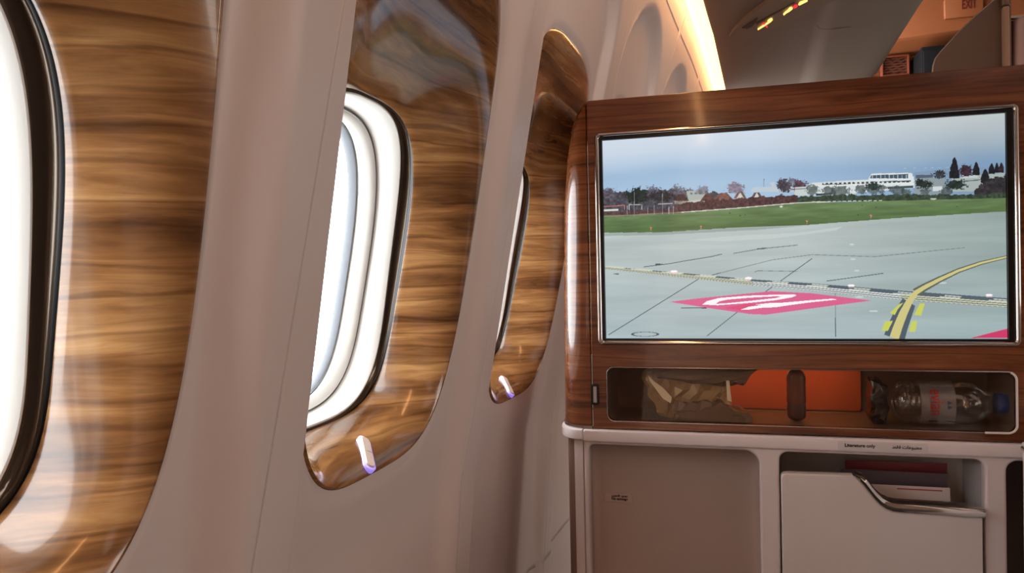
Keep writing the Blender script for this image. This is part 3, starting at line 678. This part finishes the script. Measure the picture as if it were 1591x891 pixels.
# apron
m_ = PY > gb; tt = np.clip((PY - gb) / (525 - gb), 0, 1)[m_][:, None]
base_ = np.array([[182, 192, 190]]) * (1 - tt) + np.array([[170, 186, 190]]) * tt; rx_ = np.clip((PX[m_] - 1250) / 330, 0, 1)[:, None]
base_ = base_ * (1 - rx_) + (np.array([[148, 164, 160]]) * (1 - tt) + np.array([[154, 172, 174]]) * tt) * rx_
n5 = vnoise(300, 22, 44, 5); img[m_] = base_ * (0.93 + 0.14 * n5[m_])[:, None]
paint([(930, 363), (1030, 361), (1130, 355), (1250, 350.5), (1300, 346), (1180, 357), (1030, 365), (930, 367)], (128, 138, 134), 0.5)
line([(1058, 330), (1150, 323), (1240, 315), (1290, 313.5)], 1.4, (206, 208, 196)); line([(930, 337), (1000, 333), (1058, 330)], 1.4, (150, 130, 116))
for i in range(14): line([(1262 + i * 8, 313.5 - i * 0.15), (1267 + i * 8, 313.3 - i * 0.15)], 1.2, (196, 200, 190))
paint([(1068, 373), (1150, 366), (1240, 362), (1310, 352), (1300, 358), (1200, 371), (1120, 375)], (196, 206, 204), 0.75)
line([(998, 384), (1068, 377), (1090, 374)], 1.0, (190, 200, 200), 0.7)
# concrete joints and cracks
K = (72, 82, 86)
line([(945, 521), (1085, 434), (1120, 424)], 1.1, K); line([(1098, 523), (1150, 482), (1262, 402), (1262, 402)], 1.1, K); line([(1298, 449), (1299, 524)], 1.1, K)
line([(1000, 415), (1040, 410), (1062, 406), (1105, 399), (1122, 395)], 1.2, (90, 98, 104)); line([(1140, 394), (1180, 387), (1240, 381)], 1.4, (110, 116, 120), .8); line([(1176, 387), (1190, 386)], 2, (96, 102, 106)); line([(1018, 411), (1030, 411)], 2, (80, 88, 96))
line([(1117, 425), (1200, 404), (1262, 396), (1360, 399), (1500, 385)], 1.0, (110, 122, 122), 0.8); line([(1285, 437), (1330, 431), (1373, 425)], 1.1, (74, 84, 84)); line([(1172, 423), (1178, 421), (1240, 422)], 0.9, (96, 106, 106), .8)
line([(1058, 479), (1098, 479)], 1.4, (66, 76, 80)); line([(953, 426), (961, 426)], 1.4, (80, 88, 90))
for (x, y) in ((1324, 380), (1326, 403), (1332, 421), (1465, 440), (1358, 484), (1336, 462)): ell(x, y, 7 if y > 430 else 4, 1.5, (206, 214, 214), .8)
m_ = np.abs(np.sqrt(((PX - 1002) / 20) ** 2 + ((PY - 520) / 3.4) ** 2) - 1) < 0.10; img[m_] = (70, 80, 84)
# dark band with white and yellow stop-bar stripes
bt_ = [(937, 414), (990, 419), (1090, 429), (1170, 437), (1260, 444), (1400, 457), (1567, 469)]
def off(d): return [(x, y + d) for x, y in bt_]
def bandp(d0, d1, col, a=1.0):
    for (p0, p1) in zip(bt_, bt_[1:]): paint([(p0[0], p0[1] + d0), (p1[0], p1[1] + d0), (p1[0], p1[1] + d1), (p0[0], p0[1] + d1)], col, a)
def wsc(x): return 0.45 + 0.55 * min(1, max(0, (x - 937) / 460))
for (p0, p1) in zip(bt_, bt_[1:]):
    w0, w1 = wsc(p0[0]), wsc(p1[0])
    paint([(p0[0], p0[1] - 9 * w0 + 4), (p1[0], p1[1] - 9 * w1 + 4), (p1[0], p1[1] + 9 * w1), (p0[0], p0[1] + 9 * w0)], (86, 98, 108))
    for (a0, a1) in ((4.0, 5.8), (1.0, 2.8), (7.2, 8.6)):
        paint([(p0[0], p0[1] + a0 * w0), (p1[0], p1[1] + a0 * w1), (p1[0], p1[1] + a1 * w1), (p0[0], p0[1] + a1 * w0)], (206, 208, 176) if p0[0] > 1350 or p0[0] < 1100 else (220, 224, 220))
for i in range(12):
    x = 945 + i * 60 * (0.7 + 0.03 * i); y = float(np.interp(x, [p[0] for p in bt_], [p[1] for p in bt_])); w_ = wsc(x)
    if x < 1560:
        line([(x, y - 2.4 * w_), (x + 26, y - 2.4 * w_ + 2.2)], 1.6, (196, 204, 196)); line([(x - 8, y - 0.4), (x + 24, y + 2.0)], 1.4, (206, 210, 196))
for (x, y) in ((1047, 422), (1163, 432.5), (1323, 444), (1538, 459)): ell(x, y, 5.5, 1.8, (255, 246, 250)); ell(x, y + 2.5, 5, 1.2, (240, 200, 210), .6)
# pink location diamond with mirrored white 04
paint([(1040, 469.5), (1090, 463.5), (1198, 453), (1260, 456), (1355, 467.5), (1320, 472), (1190, 489.5), (1165, 488.5), (1100, 479)], (216, 100, 142))
paint([(1125, 479), (1165, 472), (1190, 476), (1160, 484)], (222, 70, 110), .6)
paint([(1091, 473.8), (1098, 468.5), (1117, 463.5), (1160, 460), (1207, 458.3), (1235, 458.2), (1238, 459.6), (1230, 462.6), (1205, 467), (1160, 471.5), (1115, 474.8)], (250, 246, 248))
paint([(1112, 472.6), (1118, 468.6), (1130, 466), (1165, 463), (1205, 460.8), (1215, 461.2), (1205, 463.6), (1165, 468), (1130, 471.6)], (216, 100, 142))
paint([(1150, 482), (1164, 477), (1186, 474.2), (1170, 474), (1200, 471), (1216, 470.8), (1260, 467), (1294, 464.6), (1301, 466), (1262, 470), (1228, 474.5), (1205, 478), (1186, 478.5), (1165, 481.5)], (250, 246, 248))
# curved yellow taxi line
cen = [(1390, 526), (1396, 508), (1404, 488), (1413, 470), (1424, 455), (1437, 447), (1460, 435), (1490, 421), (1525, 409), (1567, 399)]; hw_ = [7.5, 7, 6.4, 5.2, 3.8, 3.2, 2.6, 2.0, 1.6, 1.2]
def ribbon(k0, k1, col, idx=None):
    idx = idx or range(len(cen))
    idx = list(idx)
    for i, j in zip(idx, idx[1:]):
        def nrm(i_):
            a_, b_ = cen[max(0, i_ - 1)], cen[min(len(cen) - 1, i_ + 1)]; d = math.hypot(b_[0] - a_[0], b_[1] - a_[1]); return -(b_[1] - a_[1]) / d, (b_[0] - a_[0]) / d
        n0, n1_ = nrm(i), nrm(j)
        paint([(cen[i][0] + n0[0] * hw_[i] * k0, cen[i][1] + n0[1] * hw_[i] * k0), (cen[j][0] + n1_[0] * hw_[j] * k0, cen[j][1] + n1_[1] * hw_[j] * k0), (cen[j][0] + n1_[0] * hw_[j] * k1, cen[j][1] + n1_[1] * hw_[j] * k1), (cen[i][0] + n0[0] * hw_[i] * k1, cen[i][1] + n0[1] * hw_[i] * k1)], col)
ribbon(-2.2, 2.2, (82, 94, 104), [0, 1, 2, 3]); ribbon(-1.9, 1.9, (92, 100, 96), [4, 5, 6, 7, 8, 9]); ribbon(-1.0, 1.0, (206, 196, 132))
for pp in ([(1383, 487), (1398, 473), (1404, 471), (1395, 482), (1391, 490)], [(1370, 515), (1376, 500), (1388, 499), (1380, 515)], [(1421, 490), (1430, 472), (1438, 472), (1432, 491)], [(1413, 516), (1417, 500), (1426, 499), (1423, 516)]): paint(pp, (200, 206, 96))
paint([(1510, 526), (1540, 518), (1568, 511), (1568, 526)], (206, 60, 104))
# small field marks: goal posts, flags, marker boards
for x in (974, 985, 1006, 1016, 1029, 1039, 1046): line([(x, 318 + (x % 7)), (x, 333)], 0.8, (178, 172, 172))
line([(938, 321), (970, 319), (970, 326)], 1.2, (196, 120, 110)); line([(977, 326), (977, 318), (997, 318), (997, 326)], 1.0, (190, 190, 192)); line([(1022, 317), (1045, 316)], 1, (190, 190, 192)); line([(938, 327), (960, 326)], 2.6, (216, 216, 212)); line([(985, 298), (985, 336)], 0.7, (150, 150, 154)); line([(1029, 300), (1029, 333)], 0.7, (150, 150, 154))
for (x, y) in ((1011, 356), (1089, 354), (1254, 346), (1354, 337)): line([(x - 1, y - 3), (x + 1, y - 1)], 2.4, (222, 130, 96)); line([(x, y), (x, y + 2)], 0.9, (200, 170, 150))
ell(1214, 321, 2.5, 1.4, (220, 214, 210)); ell(1451, 309, 5, 1.3, (190, 192, 176))
for (x, y) in ((1134, 331), (1158, 334), (1150, 335), (1334, 334), (1340, 319), (1362, 322), (1488, 321)): ell(x, y, 1.2, 0.8, (60, 74, 56))
for i, x in enumerate((1404, 1420, 1437, 1446, 1458, 1470)): line([(x, 261.5 - i * .3), (x + 5, 261 - i * .3)], 0.8, (180, 190, 200), .8)
img = np.clip(img, 0, 255) / 255.0
lin_img = np.where(img <= 0.04045, img / 12.92, ((img + 0.055) / 1.055) ** 2.4)
me = bpy.data.meshes.new('picture')
me.vertices.add(PW * PH); co = np.stack([Xg, np.full_like(Xg, YF + 0.0035), Zg + CZ], -1).reshape(-1, 3); me.vertices.foreach_set('co', co.ravel())
ii = (np.arange(PH - 1)[:, None] * PW + np.arange(PW - 1)[None, :]).ravel(); quads = np.stack([ii, ii + 1, ii + PW + 1, ii + PW], -1)
me.loops.add(quads.size); me.loops.foreach_set('vertex_index', quads.ravel().astype(np.int32)); me.polygons.add(len(quads)); me.polygons.foreach_set('loop_start', (np.arange(len(quads)) * 4).astype(np.int32))
me.update(calc_edges=True)
ca = me.color_attributes.new('picture', 'FLOAT_COLOR', 'POINT'); ca.data.foreach_set('color', np.concatenate([lin_img, np.ones((PH, PW, 1))], -1).reshape(-1).astype(np.float32))
sm = bpy.data.materials.new('display'); sm.use_nodes = True; nt = sm.node_tree; b = nt.nodes['Principled BSDF']
at = nt.nodes.new('ShaderNodeAttribute'); at.attribute_name = 'picture'; nt.links.new(at.outputs['Color'], b.inputs['Emission Color'])
b.inputs['Emission Strength'].default_value = 1.0; b.inputs['Base Color'].default_value = (0.004, 0.004, 0.005, 1); b.inputs['Roughness'].default_value = 0.08; b.inputs['Specular IOR Level'].default_value = 0.35
link('screen', me, sm, tv, smooth=False)

# ------------------------------------------------------------------ things in the niche
ZN = -0.2515    # niche floor
def crumple(outline_px, y0, th, seed, amp, m, name, parent, n=5, zmin=ZN + 0.001):
    pts = [Q(x, y, Y=YF + 0.05) for x, y in outline_px]; pts = [(p[0], p[2]) for p in pts]
    bm = bmesh.new(); fr_ = [bm.verts.new((x, y0, z + CZ)) for x, z in pts]; f = bm.faces.new(fr_)
    r = bmesh.ops.extrude_face_region(bm, geom=[f]); vs = [e for e in r['geom'] if isinstance(e, bmesh.types.BMVert)]
    cx = sum(p[0] for p in pts) / len(pts); cz = sum(p[1] for p in pts) / len(pts)
    for v in vs: v.co.y += th
    bmesh.ops.triangulate(bm, faces=bm.faces[:]); bmesh.ops.subdivide_edges(bm, edges=bm.edges[:], cuts=n, use_grid_fill=True); bmesh.ops.triangulate(bm, faces=bm.faces[:])
    rr = random.Random(seed); X0 = min(p[0] for p in pts); X1 = max(p[0] for p in pts); Zl = min(p[1] for p in pts); Zh = max(p[1] for p in pts)
    planes = [(Vector((rr.uniform(-1, 1), rr.uniform(-0.5, 0.5), rr.uniform(-1, 1))).normalized(), rr.uniform(0.012, 0.03), rr.uniform(0, 1)) for _ in range(7)]
    for v in bm.verts:
        u = (v.co.x - X0) / (X1 - X0); w = (v.co.z - CZ - Zl) / (Zh - Zl); bulge = math.sqrt(max(0, 1 - (2 * u - 1) ** 4)) * math.sqrt(max(0, 1 - abs(2 * w - 1) ** 4))
        side = -1 if v.co.y < y0 + th / 2 else 1
        k = 0
        for (d, lam, ph) in planes:
            s = (v.co.dot(d) / lam + ph) % 1.0; k += abs(s - 0.5) * 2 - 0.5     # sharp folds
        v.co.y += side * (0.012 * bulge) + amp * k / 3
        v.co.x += amp * 0.5 * math.sin(v.co.z * 210 + seed); v.co.z += amp * 0.35 * k
        v.co.z = min(max(v.co.z, zmin + CZ), -0.1640 + CZ); v.co.y = min(max(v.co.y, YF + 0.012), YF + 0.136)
    bmesh.ops.recalc_face_normals(bm, faces=bm.faces[:])
    me = bpy.data.meshes.new('m'); bm.to_mesh(me); bm.free(); return link(name, me, m, parent, smooth=False)
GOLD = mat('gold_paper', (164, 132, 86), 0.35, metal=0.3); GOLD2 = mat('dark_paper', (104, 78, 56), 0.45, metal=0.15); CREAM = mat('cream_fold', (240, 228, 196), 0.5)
bag = thing('snack_bag', 'crumpled golden brown paper bag lying in the left of the niche', 'bag')
crumple([(998, 578), (1004, 600), (1018, 630), (1036, 655), (1062, 656), (1110, 650), (1135, 640), (1131, 612), (1128, 590), (1110, 583), (1040, 574)], YF + 0.045, 0.035, 3, 0.006, GOLD, 'bag_body', bag)
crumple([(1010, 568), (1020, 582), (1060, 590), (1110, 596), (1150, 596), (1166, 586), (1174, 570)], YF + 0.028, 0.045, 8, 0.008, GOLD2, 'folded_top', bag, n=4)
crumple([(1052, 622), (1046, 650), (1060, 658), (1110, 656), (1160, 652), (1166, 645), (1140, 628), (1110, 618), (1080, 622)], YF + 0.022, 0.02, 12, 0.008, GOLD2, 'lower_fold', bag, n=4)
def sheet(px, y, name, m, parent, th=0.0015):
    pts = [Q(a, b_, Y=y) for a, b_ in px]; return link(name, plate([(p[0], p[2]) for p in pts], [], y, th, 0.0003), m, parent, smooth=False)
sheet([(1006, 583), (1016, 593), (1030, 603), (1044, 618), (1042, 627), (1030, 620), (1018, 604), (1009, 592)], YF + 0.0125, 'pale_crease', CREAM, bag)
sheet([(1128, 592), (1133, 592), (1137, 625), (1130, 623)], YF + 0.018, 'torn_edge', CREAM, bag)
tb = thing('brown_form', 'reddish brown upright rounded packet standing in the orange part of the niche', 'form')  # rounded brown upright, its nature left undetermined
p0 = Q(1222, 600, Y=YF + 0.05)[0]; p1 = Q(1252, 600, Y=YF + 0.05)[0]; cx_ = (p0 + p1) / 2; rw = (p1 - p0) / 2
FORM = mat('form_brown', (112, 52, 34), 0.25); FORM2 = mat('form_dark', (76, 32, 24), 0.3)
def pillow(zlo, zhi, m, name, par, round_top):
    rg = []
    for i in range(15):
        z = zlo + (zhi - zlo) * i / 14
        k = 1.0
        if round_top: k = math.sqrt(max(0.02, 1 - max(0, (z - (zhi - 0.014)) / 0.014) ** 2))
        else: k = math.sqrt(max(0.05, 1 - max(0, ((zlo + 0.010) - z) / 0.010) ** 2 * 0.8))
        rg.append([(cx_ + rw * k * math.cos(a) * (1 + 0.02 * math.sin(z * 400)), YF + 0.05 + 0.014 * k * math.sin(a), z) for a in [2 * math.pi * j / 28 for j in range(28)]])
    return link(name, loft(rg, True, True, True), m, par)
pillow(ZN + 0.0005, -0.2215, FORM2, 'lower_part', tb, False); pillow(-0.2215, -0.1655, FORM, 'upper_part', tb, True)
pc = thing('black_pouch', 'crumpled shiny black pouch beside the base of the water bottle', 'pouch')
crumple([(1352, 590), (1350, 640), (1354, 660), (1372, 664), (1378, 640), (1376, 600), (1366, 588)], YF + 0.04, 0.03, 21, 0.004, mat('black_film', (34, 28, 28), 0.18), 'pouch_body', pc, n=4)

# water bottle lying on its side, cap to the right
bo = thing('water_bottle', 'clear plastic water bottle lying on its side, blue cap right', 'bottle')
BR = 0.0345; BX0, BY_ = 0.245, YF + 0.052; BZ = ZN + BR + 0.0008
pr = [(0.0, 0.0), (0.0, 0.018), (0.003, 0.028), (0.008, 0.0325), (0.012, 0.0335)]
for i in range(9): pr += [(0.014 + i * 0.0035, 0.0340 - 0.0013 * (i % 2))]
pr += [(0.046, 0.0342), (0.086, 0.0342), (0.088, 0.0332), (0.090, 0.0342), (0.100, 0.0336), (0.108, 0.0315), (0.116, 0.0275), (0.123, 0.0215), (0.128, 0.0158), (0.131, 0.0142), (0.133, 0.0142), (0.1335, 0.0165), (0.135, 0.0165), (0.1355, 0.0135)]
def lathe_x(pr_, m, name, par, n=48, cap0=False, cap1=False):
    s_ = 1.06
    return link(name, loft([[(BX0 + x * s_, BY_ + r * math.cos(a), BZ + r * math.sin(a)) for a in [2 * math.pi * j / n for j in range(n)]] for x, r in pr_], True, cap0, cap1), m, par)
PET = clear('pet_plastic', (0.90, 0.92, 0.92), 0.10, 0.06)
lathe_x(pr, PET, 'bottle_body', bo)
CAP = mat('blue_cap', (34, 66, 128), 0.4)
cp = []
for i in range(3): cp += [(0.1360 + i * 0.0005, [0.0148, 0.0155, 0.0158][i])]
cp += [(0.150, 0.0158), (0.1515, 0.0150), (0.1518, 0.0)]
lathe_x(cp, CAP, 'cap', bo, 48)
LAB = clear('label_film', (0.86, 0.80, 0.82), 0.06, 0.25)
nt = LAB.node_tree
df = nt.nodes.new('ShaderNodeBsdfDiffuse'); df.inputs[0].default_value = (0.75, 0.70, 0.72, 1); mxs = nt.nodes.new('ShaderNodeMixShader'); mxs.inputs[0].default_value = 0.28
outn = [n for n in nt.nodes if n.type == 'OUTPUT_MATERIAL'][0]; src = outn.inputs[0].links[0].from_socket
nt.links.new(src, mxs.inputs[1]); nt.links.new(df.outputs[0], mxs.inputs[2]); nt.links.new(mxs.outputs[0], outn.inputs[0])
def wrap(me, r):
    """bend flat lettering (x = along the bottle axis, z = height) round the bottle's front"""
    for v in me.vertices:
        s = v.co.z - CZ - BZ; d = -(v.co.y - BY_)
        a = s / r; v.co = (v.co.x, BY_ - (r + 0.0001) * math.cos(a), CZ + BZ + (r + 0.0001) * math.sin(a))
    me.update(); return me
lab = link('label', loft([[(x, BY_ - (0.0344) * math.cos(a), BZ + 0.0344 * math.sin(a)) for a in [math.radians(-85 + 170 * j / 30) for j in range(31)]] for x in (BX0 + 0.034, BX0 + 0.082)], closed=False), LAB, bo)
# 'evian' reads downwards: letter tops towards the cap
def word_down(s, size, x_base, z_top, m, name, bold=0.0):
    c = bpy.data.curves.new('t', 'FONT'); c.body = s; c.size = size; c.offset = bold; c.extrude = 0.00005
    me_ = curve_mesh(c)
    bm = bmesh.new(); bm.from_mesh(me_); bmesh.ops.subdivide_edges(bm, edges=[e for e in bm.edges if e.calc_length() > 0.003], cuts=3); bm.to_mesh(me_); bm.free()
    for v in me_.vertices: v.co = (x_base + v.co.y, BY_ - 0.0001, z_top - v.co.x * 0.78 + CZ)
    wrap(me_, 0.0347); return link(name, me_, m, lab, smooth=False)
word_down('evian', 0.0270, BX0 + 0.047, BZ + 0.0265, mat('label_red', (204, 28, 40), 0.4), 'lettering', 0.0002)
word_down('\u25B2\u25B2', 0.009, BX0 + 0.070, BZ + 0.008, mat('label_blue', (48, 70, 120), 0.4), 'mountain_logo')
for (xa, xb) in ((0.046, 0.058), (0.070, 0.083)):
    m_e = link('small_print', loft([[(x, BY_ - 0.0349 * math.cos(a), BZ + 0.0349 * math.sin(a)) for a in [math.radians(-52 + 5 * j / 3) for j in range(4)]] for x in (BX0 + xa, BX0 + xb)], closed=False), mat('label_dark', (30, 34, 60), 0.5), lab)

# ------------------------------------------------------------------ magazines in the literature pocket
def mag(x0, x1, ztop, y0, th, m, name, label, pages=True):
    t_ = thing(name, label, 'magazine' if 'magazine' in name else 'leaflet')
    link('cover', box(x0, x1, y0, y0 + th * 0.2, -0.56, ztop, 0.0003, 1), m, t_)
    link('pages', box(x0 + 0.001, x1 - 0.001, y0 + th * 0.2, y0 + th, -0.56, ztop - 0.0006, 0.0003, 1), mat('paper', (226, 216, 208), 0.7), t_)
    return t_
ya = YF + 0.012
m1 = mag(0.18, 0.334, -0.3255, YF + 0.105, 0.006, mat('red_cover', (128, 50, 54), 0.4), 'magazine', 'red topped magazine standing at the back of the literature pocket')
m2 = mag(0.17, 0.330, -0.3370, YF + 0.085, 0.004, mat('grey_cover', (92, 78, 84), 0.4), 'magazine', 'dark grey magazine in front of the red one in the pocket')
m3 = mag(0.20, 0.326, -0.3520, YF + 0.055, 0.003, mat('white_cover', (214, 198, 190), 0.5), 'leaflet', 'white folded leaflet at the front of the literature pocket')
link('red_line', box(0.25, 0.315, YF + 0.0545, YF + 0.0552, -0.3580, -0.3562), mat('red_ink', (170, 60, 66), 0.5), m3)

# ------------------------------------------------------------------ side console by the seat at the right edge
SX = float(Q(1586.5, 780, Y=1.20)[0]); SZt = float(Q(1588, 686, Y=1.20)[2])
sd = thing('side_cabinet', 'white seat side cabinet with chrome top rim at the right edge', 'cabinet')
link('body', box(SX + 0.001, SX + 0.26, 0.93, 1.20, -1.149, SZt - 0.012, 0.006), WHITE, sd)
link('chrome_rim', box(SX, SX + 0.262, 0.928, 1.202, SZt - 0.0125, SZt - 0.0065, 0.0025), CHROME, sd)
link('top', box(SX + 0.0008, SX + 0.26, 0.930, 1.200, SZt - 0.007, SZt, 0.003), WHITE, sd)

# Every group Empty sits at its thing's base; parts keep their place in the cabin
bpy.context.view_layer.update()
for r in [o for o in C.objects if o.type == 'EMPTY']:
    ch = [c for c in r.children]
    if not ch: continue
    co = [c.matrix_world @ Vector(v) for c in ch for v in c.bound_box]
    base = Vector(((min(v.x for v in co) + max(v.x for v in co)) / 2, (min(v.y for v in co) + max(v.y for v in co)) / 2, min(v.z for v in co)))
    r.location = base
    for c in ch: c.matrix_parent_inverse = Matrix.Translation(-base)
bpy.context.view_layer.update()
